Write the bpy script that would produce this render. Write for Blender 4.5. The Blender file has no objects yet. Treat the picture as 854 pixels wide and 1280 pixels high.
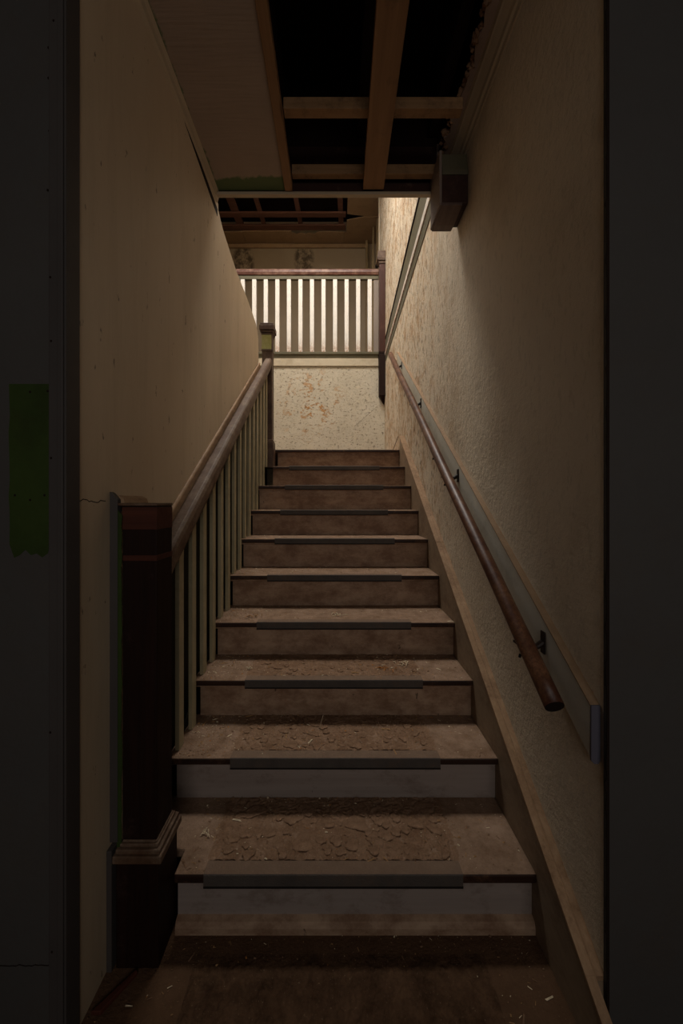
import bpy, bmesh, math, random
from mathutils import Vector, noise

# ------------------------------------------------------------------ camera, world, light, exposure
sc = bpy.context.scene
COL = sc.collection
EYE = 1.32
F = 480.0                                   # focal length in pixels of the 854x1280 frame
cam = bpy.data.cameras.new('camera'); cam_ob = bpy.data.objects.new('camera', cam); COL.objects.link(cam_ob)
cam.sensor_fit = 'VERTICAL'; cam.sensor_height = 36; cam.lens = F / 1280 * 36
cam.shift_x = 9 / 1280; cam.shift_y = -13 / 1280; cam.clip_start = 0.02
cam_ob.location = (0, 0, EYE); cam_ob.rotation_euler = (math.pi / 2, 0, 0)
sc.camera = cam_ob
w = bpy.data.worlds.new('world'); sc.world = w; w.use_nodes = True
w.node_tree.nodes['Background'].inputs[0].default_value = (0.6, 0.75, 1, 1)
w.node_tree.nodes['Background'].inputs[1].default_value = 0.05
sc.view_settings.view_transform = 'Standard'; sc.view_settings.look = 'None'
sc.view_settings.exposure = 0.0; sc.view_settings.gamma = 1.0
sc.view_settings.use_curve_mapping = False

def area(name, loc, target, sx, sy, power, col, spread=180):
    l = bpy.data.lights.new(name, 'AREA'); l.shape = 'RECTANGLE'; l.size = sx; l.size_y = sy
    l.energy = power; l.color = col; l.spread = math.radians(spread)
    o = bpy.data.objects.new(name, l); COL.objects.link(o); o.location = loc
    d = Vector(target) - Vector(loc); o.rotation_euler = d.to_track_quat('-Z', 'Y').to_euler()
    return o
# daylight through the roof light over the stair well, through the landing window on the left, plus an unseen fill lamp added in the room behind the camera
area('skylight_daylight', (-0.25, 3.25, EYE + 4.78), (-0.25, 3.25, 0), 1.5, 0.9, 165, (1, .955, .88))
area('window_daylight', (-1.82, 3.45, EYE + 3.55), (0.6, 3.6, EYE + 2.2), 1.5, 1.3, 22, (.93, .96, 1))
area('front_room_fill', (.35, -2.0, 1.9), (0, 1, 1.2), 1.4, 1.0, 16, (1, .93, .87))

# ------------------------------------------------------------------ mesh helpers
def finish(name, bm, mats, parent=None, bevel=0, seg=2, smooth=False, kind=None):
    bmesh.ops.recalc_face_normals(bm, faces=bm.faces)
    me = bpy.data.meshes.new(name); bm.to_mesh(me); bm.free()
    for m in (mats if isinstance(mats, (list, tuple)) else [mats]): me.materials.append(m)
    o = bpy.data.objects.new(name, me); COL.objects.link(o)
    if smooth:
        for p in me.polygons: p.use_smooth = True
    if bevel:
        b = o.modifiers.new('bevel', 'BEVEL'); b.width = bevel; b.segments = seg; b.limit_method = 'ANGLE'
    if parent: o.parent = parent; o.matrix_parent_inverse = parent.matrix_world.inverted()
    if kind: o['kind'] = kind
    return o

def box(bm, x0, x1, y0, y1, z0, z1, mi=0):
    v = [bm.verts.new(p) for p in ((x0,y0,z0),(x1,y0,z0),(x1,y1,z0),(x0,y1,z0),(x0,y0,z1),(x1,y0,z1),(x1,y1,z1),(x0,y1,z1))]
    fs = [bm.faces.new([v[i] for i in q]) for q in ((0,3,2,1),(4,5,6,7),(0,1,5,4),(1,2,6,5),(2,3,7,6),(3,0,4,7))]
    for f in fs: f.material_index = mi
    return fs

def prism(bm, pts, axis, a, b, mi=0):
    """extrude a 2-D outline along an axis from a to b; x: pts are (y,z); y: (x,z); z: (x,y)"""
    def P(p, t):
        return (t, p[0], p[1]) if axis == 'x' else (p[0], t, p[1]) if axis == 'y' else (p[0], p[1], t)
    A = [bm.verts.new(P(p, a)) for p in pts]; B = [bm.verts.new(P(p, b)) for p in pts]; n = len(pts)
    fs = [bm.faces.new(A), bm.faces.new(B[::-1])]
    for i in range(n): fs.append(bm.faces.new((A[i], B[i], B[(i+1) % n], A[(i+1) % n])))
    for f in fs: f.material_index = mi
    return fs

def slope_bar(bm, prof, y0, y1, zf, n=1, mi=0):
    """closed profile [(x, dz)] swept along y with z = zf(y)+dz and plumb-cut ends"""
    rings = []
    for i in range(n + 1):
        y = y0 + (y1 - y0) * i / n
        rings.append([bm.verts.new((x, y, zf(y) + dz)) for x, dz in prof])
    m = len(prof)
    for a, b in zip(rings, rings[1:]):
        for i in range(m): bm.faces.new((a[i], b[i], b[(i+1) % m], a[(i+1) % m])).material_index = mi
    bm.faces.new(rings[0][::-1]).material_index = mi; bm.faces.new(rings[-1]).material_index = mi

def tube(bm, pts, r, n=16, cap=True):
    pts = [Vector(p) for p in pts]; rings = []
    for i, p in enumerate(pts):
        d = (pts[min(i+1, len(pts)-1)] - pts[max(i-1, 0)]).normalized()
        up = Vector((0, 0, 1)) if abs(d.z) < .9 else Vector((1, 0, 0))
        s = d.cross(up).normalized(); u = s.cross(d)
        rr = r[i] if isinstance(r, (list, tuple)) else r
        rings.append([bm.verts.new(p + (s * math.cos(2*math.pi*k/n) + u * math.sin(2*math.pi*k/n)) * rr) for k in range(n)])
    for a, b in zip(rings, rings[1:]):
        for k in range(n): bm.faces.new((a[k], a[(k+1) % n], b[(k+1) % n], b[k]))
    if cap: bm.faces.new(rings[0][::-1]); bm.faces.new(rings[-1])

def empty(name, loc, label, cat, group=None):
    o = bpy.data.objects.new(name, None); COL.objects.link(o); o.location = loc
    o.empty_display_size = .1; o['label'] = label; o['category'] = cat
    if group: o['group'] = group
    bpy.context.view_layer.update()
    return o

def tag(o, label, cat, group=None, kind=None):
    o['label'] = label; o['category'] = cat
    if group: o['group'] = group
    if kind: o['kind'] = kind
    return o

def struct(name, bm, m, parent=None, **k):
    return finish(name, bm, m, parent, kind='structure' if parent is None else None, **k)

# ------------------------------------------------------------------ materials
def C(h):
    h = h.lstrip('#'); v = [int(h[i:i+2], 16) / 255 for i in (0, 2, 4)]
    return tuple(((c / 12.92) if c <= .04045 else ((c + .055) / 1.055) ** 2.4) for c in v) + (1,)

class NT:
    def __init__(s, name, rough=.7, spec=.3):
        s.m = bpy.data.materials.new(name); s.m.use_nodes = True; s.t = s.m.node_tree
        s.b = s.t.nodes['Principled BSDF']; s.b.inputs['Roughness'].default_value = rough
        s.b.inputs['Specular IOR Level'].default_value = spec
        s.tc = s.t.nodes.new('ShaderNodeTexCoord'); s.co = s.tc.outputs['Object']; s.h = None
    def n(s, t, **k):
        x = s.t.nodes.new(t)
        for a, v in k.items(): setattr(x, a, v)
        return x
    def L(s, a, b): s.t.links.new(a, b)
    def mp(s, scale=(1,1,1), loc=(0,0,0), rot=(0,0,0)):
        m = s.n('ShaderNodeMapping'); s.L(s.co, m.inputs[0]); m.inputs['Scale'].default_value = scale
        m.inputs['Location'].default_value = loc; m.inputs['Rotation'].default_value = rot
        return m.outputs[0]
    def noise(s, scale, detail=6, rough=.6, co=None, dist=0):
        x = s.n('ShaderNodeTexNoise'); x.inputs['Scale'].default_value = scale; x.inputs['Detail'].default_value = detail
        x.inputs['Roughness'].default_value = rough; x.inputs['Distortion'].default_value = dist
        s.L(co or s.co, x.inputs['Vector']); return x.outputs[0]
    def voro(s, scale, feature='F1', co=None, rnd=1, out=0):
        x = s.n('ShaderNodeTexVoronoi', feature=feature); x.inputs['Scale'].default_value = scale
        x.inputs['Randomness'].default_value = rnd; s.L(co or s.co, x.inputs['Vector']); return x.outputs[out]
    def ramp(s, f, a, b, ca=(0,0,0,1), cb=(1,1,1,1)):
        r = s.n('ShaderNodeValToRGB'); e = r.color_ramp.elements; e[0].position = a; e[1].position = b
        e[0].color = ca; e[1].color = cb; s.L(f, r.inputs[0]); return r.outputs[0]
    def mix(s, f, a, b, mode='MIX'):
        x = s.n('ShaderNodeMixRGB', blend_type=mode)
        for i, v in ((0, f), (1, a), (2, b)):
            if hasattr(v, 'is_linked'): s.L(v, x.inputs[i])
            else: x.inputs[i].default_value = v
        return x.outputs[0]
    def math(s, op, a, b=0, clamp=False):
        x = s.n('ShaderNodeMath', operation=op); x.use_clamp = clamp
        for i, v in ((0, a), (1, b)):
            if hasattr(v, 'is_linked'): s.L(v, x.inputs[i])
            else: x.inputs[i].default_value = v
        return x.outputs[0]
    def xyz(s):
        x = s.n('ShaderNodeSeparateXYZ'); s.L(s.co, x.inputs[0]); return x.outputs
    def col(s, c):
        if hasattr(c, 'is_linked'): s.L(c, s.b.inputs['Base Color'])
        else: s.b.inputs['Base Color'].default_value = c
        return s
    def bump(s, h, strength=.3, dist=.01):
        x = s.n('ShaderNodeBump'); x.inputs['Strength'].default_value = strength; x.inputs['Distance'].default_value = dist
        s.L(h, x.inputs['Height'])
        if s.h: s.L(s.h, x.inputs['Normal'])
        s.h = x.outputs[0]; s.L(s.h, s.b.inputs['Normal']); return s

def blob(s, axes, centre, rad, soft=.25):
    """0..1 mask round a spot, with a ragged outline (a stain or a bare patch)"""
    o = s.xyz(); acc = None
    for ax, c, r in zip(axes, centre, rad):
        d = s.math('POWER', s.math('ABSOLUTE', s.math('DIVIDE', s.math('SUBTRACT', o['XYZ'.index(ax)], c), r)), 2)
        acc = d if acc is None else s.math('ADD', acc, d)
    return s.ramp(acc, 1 - soft, 1 + soft, (1,1,1,1), (0,0,0,1))

def wood(name, c1, c2, axis='y', rough=.6, grain=1.0, dust=None, dustc='#6b5646', bump=.25, knots=False, spec=.3):
    s = NT(name, rough, spec); k = {'x': (2, 45, 45), 'y': (45, 2, 45), 'z': (45, 45, 2)}[axis]
    co = s.mp(tuple(v * grain for v in k)); g = s.noise(1, 5, .65, co, .6)
    base = s.mix(s.ramp(g, .3, .7), C(c1), C(c2))
    big = s.noise(3, 4, .6); base = s.mix(s.math('MULTIPLY', s.ramp(big, .4, .75), .35), base, C(c1))
    if knots:
        kk = {'x': (2, 9, 9), 'y': (9, 2.2, 9), 'z': (9, 9, 2)}[axis]
        v = s.voro(1, co=s.mp(kk)); base = s.mix(s.ramp(v, .05, .13, (1,1,1,1), (0,0,0,1)), base, C('#2a170c'))
    if dust:
        d = s.ramp(s.noise(9, 8, .7), .62 - dust * .4, .78 - dust * .3); d2 = s.ramp(s.noise(120, 3, .6), .35, .6)
        base = s.mix(s.math('MULTIPLY', d, s.math('ADD', s.math('MULTIPLY', d2, .6), .3)), base, C(dustc))
    s.col(base); s.bump(g, bump, .004); return s.m

def plaster(name, c1, c2, scale=1.5, bs=55, bump=.5, rough=.8, dirt=None, specks=0, streak=0):
    s = NT(name, rough, .2)
    base = s.mix(s.ramp(s.noise(scale, 6, .65), .3, .7), C(c1), C(c2))
    if dirt:
        base = s.mix(s.math('MULTIPLY', s.ramp(s.noise(4, 8, .75), .5, .8), .6), base, C(dirt))
    if streak:
        st = s.ramp(s.noise(1, 6, .7, s.mp((14, 14, 1.2))), .52, .75)
        base = s.mix(s.math('MULTIPLY', st, streak), base, C('#8a7250'))
    if specks:
        v = s.ramp(s.noise(24, 5, .7, s.mp((1, 1.5, .75))), .66, .70)
        reg = s.ramp(s.noise(2.2, 3, .6), .45, .62)
        base = s.mix(s.math('MULTIPLY', s.math('MULTIPLY', v, reg), specks), base, C('#4a3524'))
    s.col(base); s.bump(s.noise(bs, 5, .6), bump, .006); s.bump(s.noise(6, 3, .5), .15, .02)
    return s.m

def right_wall_mat():
    s = NT('right_wall_plaster', .82, .2); o = s.xyz()
    base = s.mix(s.ramp(s.noise(1.6, 6, .65), .3, .7), C('#cab9a1'), C('#d5c6af'))
    far = s.ramp(o[1], .38, .52)                                       # the outer stretch of plaster is more worn (y 1.9 .. 2.6)
    mr = s.n('ShaderNodeMapRange'); s.L(o[1], mr.inputs[0]); mr.inputs[1].default_value = 1.7; mr.inputs[2].default_value = 3.0; far = mr.outputs[0]
    pk = s.noise(1, 8, .78, s.mp((10, 10, 6)), .5)
    worn = s.math('MULTIPLY', s.ramp(pk, .49, .56), far)
    base = s.mix(s.math('MULTIPLY', worn, .7), base, C('#a98259'))
    dk = s.math('MULTIPLY', s.ramp(s.noise(1, 6, .75, s.mp((46, 46, 17))), .555, .60), s.math('ADD', s.math('MULTIPLY', far, .75), .12))
    base = s.mix(dk, base, C('#3a2a1c'))
    st = s.ramp(s.noise(2.4, 5, .65, s.mp((1, 1, .7), (3, 1, 0))), .52, .72)
    base = s.mix(s.math('MULTIPLY', st, .4), base, C('#9a8468'))
    s.col(base); s.bump(s.noise(48, 6, .62), .75, .008); s.bump(s.math('SUBTRACT', 1, worn), .5, .004); return s.m

def landing_wall_mat():
    s = NT('peeling_landing_plaster', .85, .2)
    base = s.mix(s.ramp(s.noise(3, 6, .65), .3, .7), C('#b8ad98'), C('#c8beab'))
    reg = blob(s, 'XZ', (-.30, EYE + 1.25), (.50, .55), .95)
    p = s.ramp(s.noise(1, 7, .72, s.mp((10, 10, 14)), .7), .535, .555)
    base = s.mix(s.math('MULTIPLY', s.math('MULTIPLY', p, reg), s.ramp(s.noise(5, 3, .5, s.mp((1,1,1), (4,4,4))), .47, .52)), base, C('#b08455'))
    e = s.ramp(s.noise(1, 6, .75, s.mp((28, 28, 40), (2, 0, 1))), .56, .60)
    base = s.mix(s.math('MULTIPLY', e, .75), base, C('#4b3a2a'))
    d = s.ramp(s.noise(60, 4, .7), .60, .66); base = s.mix(s.math('MULTIPLY', d, .6), base, C('#5a4834'))
    s.col(base); s.bump(s.noise(50, 6, .65), .7, .008); s.bump(s.math('SUBTRACT', 1, p), .6, .004); return s.m

def far_wall_mat():
    s = NT('stained_hall_wall', .85, .2)
    base = s.mix(s.ramp(s.noise(1.4, 6, .65), .3, .7), C('#93826c'), C('#a08f78'))
    rag = s.ramp(s.noise(7, 7, .75), .42, .56)
    for cx, cz, rx, rz in ((-.55, EYE + 4.42, .2, .36), (-1.66, EYE + 4.35, .22, .4)):
        m = s.math('MULTIPLY', blob(s, 'XZ', (cx, cz), (rx, rz), .5), rag)
        base = s.mix(s.math('MULTIPLY', m, .8), base, C('#33271b'))
    s.col(base); s.bump(s.noise(40, 5, .6), .3, .006); return s.m

def drywall_mat():
    """ceiling board: dusty pinkish brown paint, green paint left along the left and far margins"""
    s = NT('ceiling_board_paint', .8, .2); o = s.xyz()
    base = s.mix(s.ramp(s.noise(2.2, 6, .7), .3, .7), C('#93806f'), C('#9f8c7b'))
    j = s.math('MULTIPLY', s.noise(9, 6, .7), .09)
    far = s.ramp(s.math('SUBTRACT', s.math('ADD', o[1], j), 2.005), 0.0, .012)
    lft = s.ramp(s.math('SUBTRACT', s.math('ADD', s.math('MULTIPLY', o[0], -1), s.math('MULTIPLY', j, .8)), .645), 0, .01)
    g = s.math('MAXIMUM', far, lft)
    base = s.mix(g, base, C('#5a6644'))
    s.col(base); s.bump(s.noise(3, 4, .5, s.mp((2, 30, 2))), .25, .006); return s.m

def left_wall_mat():
    s = NT('left_wall_paint', .55, .35); o = s.xyz()
    base = s.mix(s.ramp(s.noise(1, 5, .6, s.mp((1, 3.5, .9))), .3, .7), C('#b9a488'), C('#c5b195'))
    st = s.ramp(s.noise(1, 6, .7, s.mp((9, 9, .9))), .5, .8); base = s.mix(s.math('MULTIPLY', st, .3), base, C('#7d6748'))
    sp = s.ramp(s.noise(1, 5, .7, s.mp((30, 30, 11))), .655, .68); base = s.mix(s.math('MULTIPLY', sp, .7), base, C('#3d2d1e'))
    s.col(base); s.bump(s.noise(1, 5, .6, s.mp((70, 70, 6))), .12, .003); s.bump(s.noise(4, 3, .5), .12, .02); return s.m

def dirt_mat(name, c1, c2, c3, bs=90, bump=.8):
    s = NT(name, .95, .1)
    base = s.mix(s.ramp(s.noise(14, 8, .75), .3, .7), C(c1), C(c2))
    sp = s.ramp(s.noise(160, 4, .7), .63, .72); base = s.mix(s.math('MULTIPLY', sp, .5), base, C(c3))
    s.col(base); s.bump(s.noise(bs, 7, .7), bump, .008); s.bump(s.noise(16, 4, .6), .3, .01); return s.m

def riser_mat(name, c1, c2, dirtc, amt):
    s = NT(name, .6, .3)
    g = s.noise(1, 5, .6, s.mp((1.5, 30, 40)))
    base = s.mix(s.ramp(g, .3, .7), C(c1), C(c2))
    dd = s.ramp(s.noise(7, 8, .75, s.mp((1, 1, 1.6))), .62 - amt * .3, .85 - amt * .3)
    base = s.mix(s.math('MULTIPLY', dd, .75), base, C(dirtc))
    ch = s.ramp(s.noise(26, 4, .6, s.mp((1, 1, .6))), .70, .73); base = s.mix(s.math('MULTIPLY', ch, .7), base, C('#2c1c12'))
    s.col(base); s.bump(g, .15, .003); s.bump(s.noise(40, 5, .6), .15, .004); return s.m

M = {}
M['left'] = left_wall_mat(); M['right'] = right_wall_mat(); M['landing'] = landing_wall_mat(); M['far'] = far_wall_mat()
M['drywall'] = drywall_mat()
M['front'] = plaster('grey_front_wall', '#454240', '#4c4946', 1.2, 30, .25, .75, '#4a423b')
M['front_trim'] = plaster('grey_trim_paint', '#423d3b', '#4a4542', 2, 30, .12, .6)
M['green'] = plaster('dark_green_patch', '#2c3a16', '#37461c', 6, 30, .2, .8, '#26200f')
M['upper'] = plaster('upper_wall_plaster', '#b9ad98', '#c6bba6', 2, 40, .4, .8, '#8a7558', .8, .4)
M['oldceil'] = plaster('old_ceiling_plaster', '#8c7768', '#988374', 2, 40, .4)
M['brokenedge'] = plaster('broken_plaster_edge', '#7c5f48', '#94745a', 9, 90, .8)
M['cornice'] = plaster('cornice_paint', '#a8967c', '#b4a288', 2, 30, .1, .5)
M['cream_trim'] = plaster('cream_trim_paint', '#b3a68e', '#c0b49e', 3, 40, .15, .5, '#7c6a50')
M['olive'] = plaster('olive_trim_paint', '#5a5442', '#655f4c', 3, 40, .15, .5, '#3a3322')
M['baluster'] = plaster('cream_baluster_paint', '#a39778', '#b3a787', 5, 40, .12, .45, '#6b5c38', .6)
M['ubaluster'] = plaster('white_baluster_paint', '#d6d0c6', '#e2ddd4', 5, 40, .12, .45, '#a08362', .8)
def ubal():
    s = NT('white_upper_baluster_paint', .45, .3); o = s.xyz()
    base = s.mix(s.ramp(s.noise(5, 6, .65), .3, .7), C('#d2ccc4'), C('#e2ddd6'))
    low = s.n('ShaderNodeMapRange'); s.L(o[2], low.inputs[0]); low.inputs[1].default_value = EYE + 2.12; low.inputs[2].default_value = EYE + 1.94
    rust = s.math('MULTIPLY', s.ramp(s.noise(1, 6, .7, s.mp((40, 40, 22))), .40, .55), low.outputs[0])
    base = s.mix(s.math('MULTIPLY', rust, .85), base, C('#9a6a42'))
    ch = s.ramp(s.noise(1, 5, .7, s.mp((55, 55, 16))), .62, .65); base = s.mix(s.math('MULTIPLY', ch, .8), base, C('#8a6850'))
    s.col(base); return s.m
M['ubaluster'] = ubal()
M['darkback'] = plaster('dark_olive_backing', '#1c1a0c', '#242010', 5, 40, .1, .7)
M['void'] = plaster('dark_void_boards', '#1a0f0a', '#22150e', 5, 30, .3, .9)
M['rail'] = wood('dusty_brown_rail', '#4a3425', '#5f4634', 'y', .55, 1, .55, '#7d6a58')
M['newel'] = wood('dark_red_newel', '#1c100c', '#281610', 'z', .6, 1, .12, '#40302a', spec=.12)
M['newel_raw'] = wood('unfaded_newel_band', '#42231a', '#512c20', 'x', .6, 1, .1, spec=.15)
M['newel_red'] = wood('dark_red_hall_newel', '#35180f', '#432015', 'z', .45, 1, .2, '#5b3b30')
M['newel_top'] = wood('brown_upper_newel', '#3e2a20', '#4d382b', 'z', .5, 1, .45, '#6f5b4c')
M['wallrail'] = wood('dark_round_rail', '#3c2117', '#553222', 'y', .42, 1.2, .5, '#7f5a40')
M['rawtop'] = wood('raw_board_edge', '#836a50', '#977c60', 'y', .7, 1, .2, '#7d6650')
M['railback'] = plaster('grey_backing_paint', '#b9b4a6', '#c4bfb1', 3, 30, .1, .55, '#77705f')
M['grey_half'] = plaster('grey_brown_half_baluster', '#7c7067', '#877a70', 3, 30, .1, .55)
M['railend'] = plaster('blue_grey_end_paint', '#54515b', '#5c5964', 3, 30, .1, .55)
M['cap'] = wood('worn_stringer_cap', '#8f7155', '#a98b6c', 'y', .6, 1, .45, '#74583f')
M['stringer'] = riser_mat('stringer_paint', '#84705a', '#907b64', '#5f4633', .5)
M['tread'] = dirt_mat('dusty_tread', '#705743', '#9c826e', '#c4b09a')
M['nosefront'] = wood('dark_nosing_edge', '#24150e', '#3a2418', 'x', .5, 1, .25, '#6b4c38')
M['cake'] = dirt_mat('caked_dirt', '#6d523e', '#93765f', '#c4b09a', 70, 1.0)
M['floor'] = dirt_mat('dirty_floor', '#523c2b', '#644b38', '#a08a70')
M['mat'] = dirt_mat('dirt_matted_runner', '#38261a', '#6d523d', '#b39c80', 120, 1.0)
M['riser_grey'] = riser_mat('grey_riser_paint', '#8b7e76', '#978a82', '#5f4a3c', .35)
M['riser_brown'] = riser_mat('dusty_riser_paint', '#a3876f', '#b0947b', '#6b4a35', .8)
M['strip'] = plaster('grey_rubber_strip', '#4a4440', '#57504a', 12, 160, .4, .6, '#6d5542')
M['strip_dust'] = dirt_mat('dusty_rubber_top', '#6e5a4c', '#7b6757', '#9a8878', 120, .5)
M['strip_dark'] = plaster('dark_rubber_band', '#1d1a18', '#28231f', 12, 160, .2, .6)
M['pine'] = wood('raw_pine_board', '#7a583a', '#8d6a48', 'y', .7, .7, .1, '#5f4632', knots=True)
M['pinex'] = wood('raw_pine_batten', '#80603f', '#957250', 'x', .75, .8, .3, '#4d3828')
M['redlath'] = wood('brown_hall_batten', '#5a3c30', '#6b493b', 'x', .75, .8, .2, '#4d3828')
M['beam'] = wood('dark_header_beam', '#2b1812', '#3a221a', 'x', .6, .8, .1)
M['block'] = wood('dark_brown_block', '#32201b', '#41291f', 'y', .6, .8, .2, '#5a443c')
M['blockunder'] = wood('paler_block_underside', '#54433c', '#66534a', 'y', .6, .8, .2, '#7a645a')  # block wood again in a paler tone, for the underside board
M['blockside'] = plaster('pale_block_side', '#75655a', '#85746a', 4, 30, .2, .7, '#5a483c')
M['hallboard'] = plaster('tan_ceiling_board', '#8f7558', '#9b8163', 3, 30, .2, .7, '#6c5339')
M['casing'] = wood('pale_casing', '#8c7655', '#9b8564', 'z', .6, .8, .2, '#6b5740')
M['railtop'] = wood('red_brown_handrail', '#4a2a20', '#5a352a', 'x', .45, .8, .45, '#8d6d5c')
M['metal'] = plaster('dark_iron', '#1b120d', '#2a1c14', 20, 80, .2, .5)
M['chip'] = plaster('pale_flakes', '#b8a486', '#dccbad', 60, 60, .1, .9)
M['leafchip'] = plaster('tan_splinters', '#8a6a48', '#a5815a', 60, 60, .1, .9)
M['orange'] = plaster('orange_leaf_bits', '#9a6434', '#b07a45', 60, 60, .1, .9)
M['patch'] = plaster('pale_green_scar', '#8c8a4c', '#a3a070', 30, 60, .3, .8, '#c3b090')

# ------------------------------------------------------------------ measured layout
XL, XR = -.64, .656                 # side walls of the stair
YF = .93                            # plane of the wall the stair opens from
NZ = [None, 1.160, 1.431, 1.690, 1.945, 2.236, 2.505, 2.787, 3.047, 3.320, 3.607]        # nosing line of each step
NH = [None, -1.126, -.957, -.787, -.6125, -.430, -.244, -.064, .127, .3045, .4885]     # tread height against the eye
TZ = [0] + [EYE + h for h in NH[1:]]
def slope(y): return (y - 1.160) * .6615 + TZ[1] + .0      # nosing line
YL = 5.0                            # landing back wall
ZU = EYE + 1.90                     # upper floor
CU = EYE + 4.70                     # upper ceiling
YH = 2.05                           # ceiling header

# ------------------------------------------------------------------ setting: lower walls
def yz_wall(name, x0, x1, polys, m, parent=None, **k):
    bm = bmesh.new()
    for p in polys: prism(bm, p, 'x', x0, x1)
    return struct(name, bm, m, parent, **k)

def rail_top(y): return EYE - .016 + .70 * (y - 1.51)      # where the left panelling meets the rail
wl = yz_wall('wall_left', XL - .05, XL - .012, [[(YF, 0), (1.2, 0), (1.2, EYE - .1), (1.2, EYE + 1.7), (YF, EYE + 1.7)]], M['void'])
# painted boards that line it: the near one, the one above the rail, the one beyond the header
seam = 2.12
yz_wall('panel', XL - .011, XL, [[(YF, 0), (1.2, 0), (1.2, rail_top(1.2) - .02), (seam - .002, rail_top(seam) - .02), (seam - .002, EYE + 1.64), (YF, EYE + 1.70)]], M['left'], wl)
top = [(2.21, EYE+1.566), (2.35, EYE+1.537), (2.50, EYE+1.51), (2.8, EYE+1.495), (3.0, EYE+1.475), (3.13, EYE+1.455), (3.2, EYE+1.42), (3.24, EYE+1.36)]
yz_wall('panel', XL - .035, XL - .001, [[(seam + .001, rail_top(seam) - .02), (3.25, rail_top(3.25) - .02)] + top[::-1] + [(seam + .001, EYE + 1.61)]], M['left'], wl)
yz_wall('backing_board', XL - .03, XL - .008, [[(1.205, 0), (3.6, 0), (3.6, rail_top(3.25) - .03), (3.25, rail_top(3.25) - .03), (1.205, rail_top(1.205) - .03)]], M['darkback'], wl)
# dark gap line over the near panel, under its trim
bm = bmesh.new(); prism(bm, [(1.55, EYE+1.632), (2.1, EYE+1.56), (2.1, EYE+1.60), (1.6, EYE+1.640)], 'x', XL, XL + .0015)
finish('open_joint', bm, M['void'], wl)
# small split in the panel behind the newel
bm = bmesh.new(); ya = YF
rnd = random.Random(4); pts = []
while ya < 1.08:
    pts.append((ya, EYE + .006 + rnd.uniform(-.004, .004) - (ya - YF) * .04)); ya += .008
prism(bm, pts + [(p[0], p[1] - .0022) for p in pts[::-1]], 'x', XL, XL + .0006); finish('split', bm, M['void'], wl)

# right wall, in one tall sheet from the opening to the upper hall
wr = yz_wall('wall_right', XR, XR + .1, [[(YF, 0), (5.55, 0), (5.55, CU), (YF, CU)]], M['right'])

# wall the stair opens from, either side of the opening
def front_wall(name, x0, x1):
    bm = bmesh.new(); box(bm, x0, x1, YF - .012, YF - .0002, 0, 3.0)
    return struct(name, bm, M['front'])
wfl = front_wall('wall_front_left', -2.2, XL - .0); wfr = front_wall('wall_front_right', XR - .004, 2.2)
# ragged dark joint where right wall plaster meets the front wall
bm = bmesh.new(); rnd = random.Random(9); zz = 0; a = []
while zz < 2.98:
    a.append((XR - .005 - max(0, rnd.gauss(.0, .0022)), zz)); zz += rnd.uniform(.006, .03)
prism(bm, a + [(XR + .001, p[1]) for p in a[::-1]], 'y', YF - .0135, YF - .0122); finish('ragged_joint', bm, M['void'], wfr)
# casing boards on the front left wall, and the dark green patch beside them
bm = bmesh.new(); box(bm, XL - .038, XL - .001, YF - .020, YF - .012, 0, 3); c1 = finish('casing_board', bm, M['front_trim'], wfl, bevel=.002)
bm = bmesh.new(); box(bm, XL - .016, XL - .001, YF - .024, YF - .020, 0, 3); finish('casing_bead', bm, M['front_trim'], c1, bevel=.002)
bm = bmesh.new(); box(bm, XL - .001, XL + .004, YF - .02, YF + .03, 0, 3); finish('corner_bead', bm, M['front_trim'], wfl, bevel=.0015)
rnd = random.Random(3)
bm = bmesh.new(); yb = YF - .0128; zt, zb = EYE + .254, EYE - .112; x0, x1 = -.70, -.612
def P2(x, y): d = (YF - .012); return ((x - 418) * d / F, EYE + (627 - y) * d / F)
pl = [P2(12 + rnd.uniform(-1, 1), 480), P2(62, 480)] + [P2(62.5 + rnd.uniform(-.4, .4), yy) for yy in range(500, 690, 20)] + [P2(60 - i * 7, 690 + rnd.uniform(-5, 9)) for i in range(7)] + [P2(12 + rnd.uniform(-1, 1), yy) for yy in range(680, 490, -20)]
prism(bm, pl, 'y', yb, YF - .0118); finish('green_paint_patch', bm, M['green'], wfl)
bm = bmesh.new()
for px, py in ((38,490),(60,489),(67,428),(67,573),(19,619),(38,625),(56,619),(61,60),(61,98),(70,31),(62,164),(66,349),(60,238),(68,1185),(66,913),(63,1015)):
    x, z = P2(px, py); prism(bm, [(x + .0026*math.cos(t), z + .003*math.sin(t)) for t in [k*math.pi/4 for k in range(8)]], 'y', YF - .0206 if px > 64 else YF - .0134, YF - .011)
finish('nail_hole', bm, M['void'], wfl, kind='stuff')
rnd = random.Random(5); bm = bmesh.new(); pts = [P2(0 + i * 4, 1206 + rnd.uniform(-1, 1)) for i in range(17)]
prism(bm, pts + [(p[0], p[1] - .002) for p in pts[::-1]], 'y', YF - .0128, YF - .0118); finish('board_joint', bm, M['void'], wfl)
# plain shell of the dark front room behind the camera
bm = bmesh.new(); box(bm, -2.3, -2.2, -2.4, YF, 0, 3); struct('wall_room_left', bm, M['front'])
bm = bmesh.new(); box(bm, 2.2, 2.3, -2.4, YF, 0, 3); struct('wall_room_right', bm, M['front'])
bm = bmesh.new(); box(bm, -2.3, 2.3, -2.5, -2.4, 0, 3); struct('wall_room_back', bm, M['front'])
bm = bmesh.new(); box(bm, -2.3, 2.3, -2.5, YF - .02, 3.0, 3.1); struct('ceiling_front_room', bm, M['front'])

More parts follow.
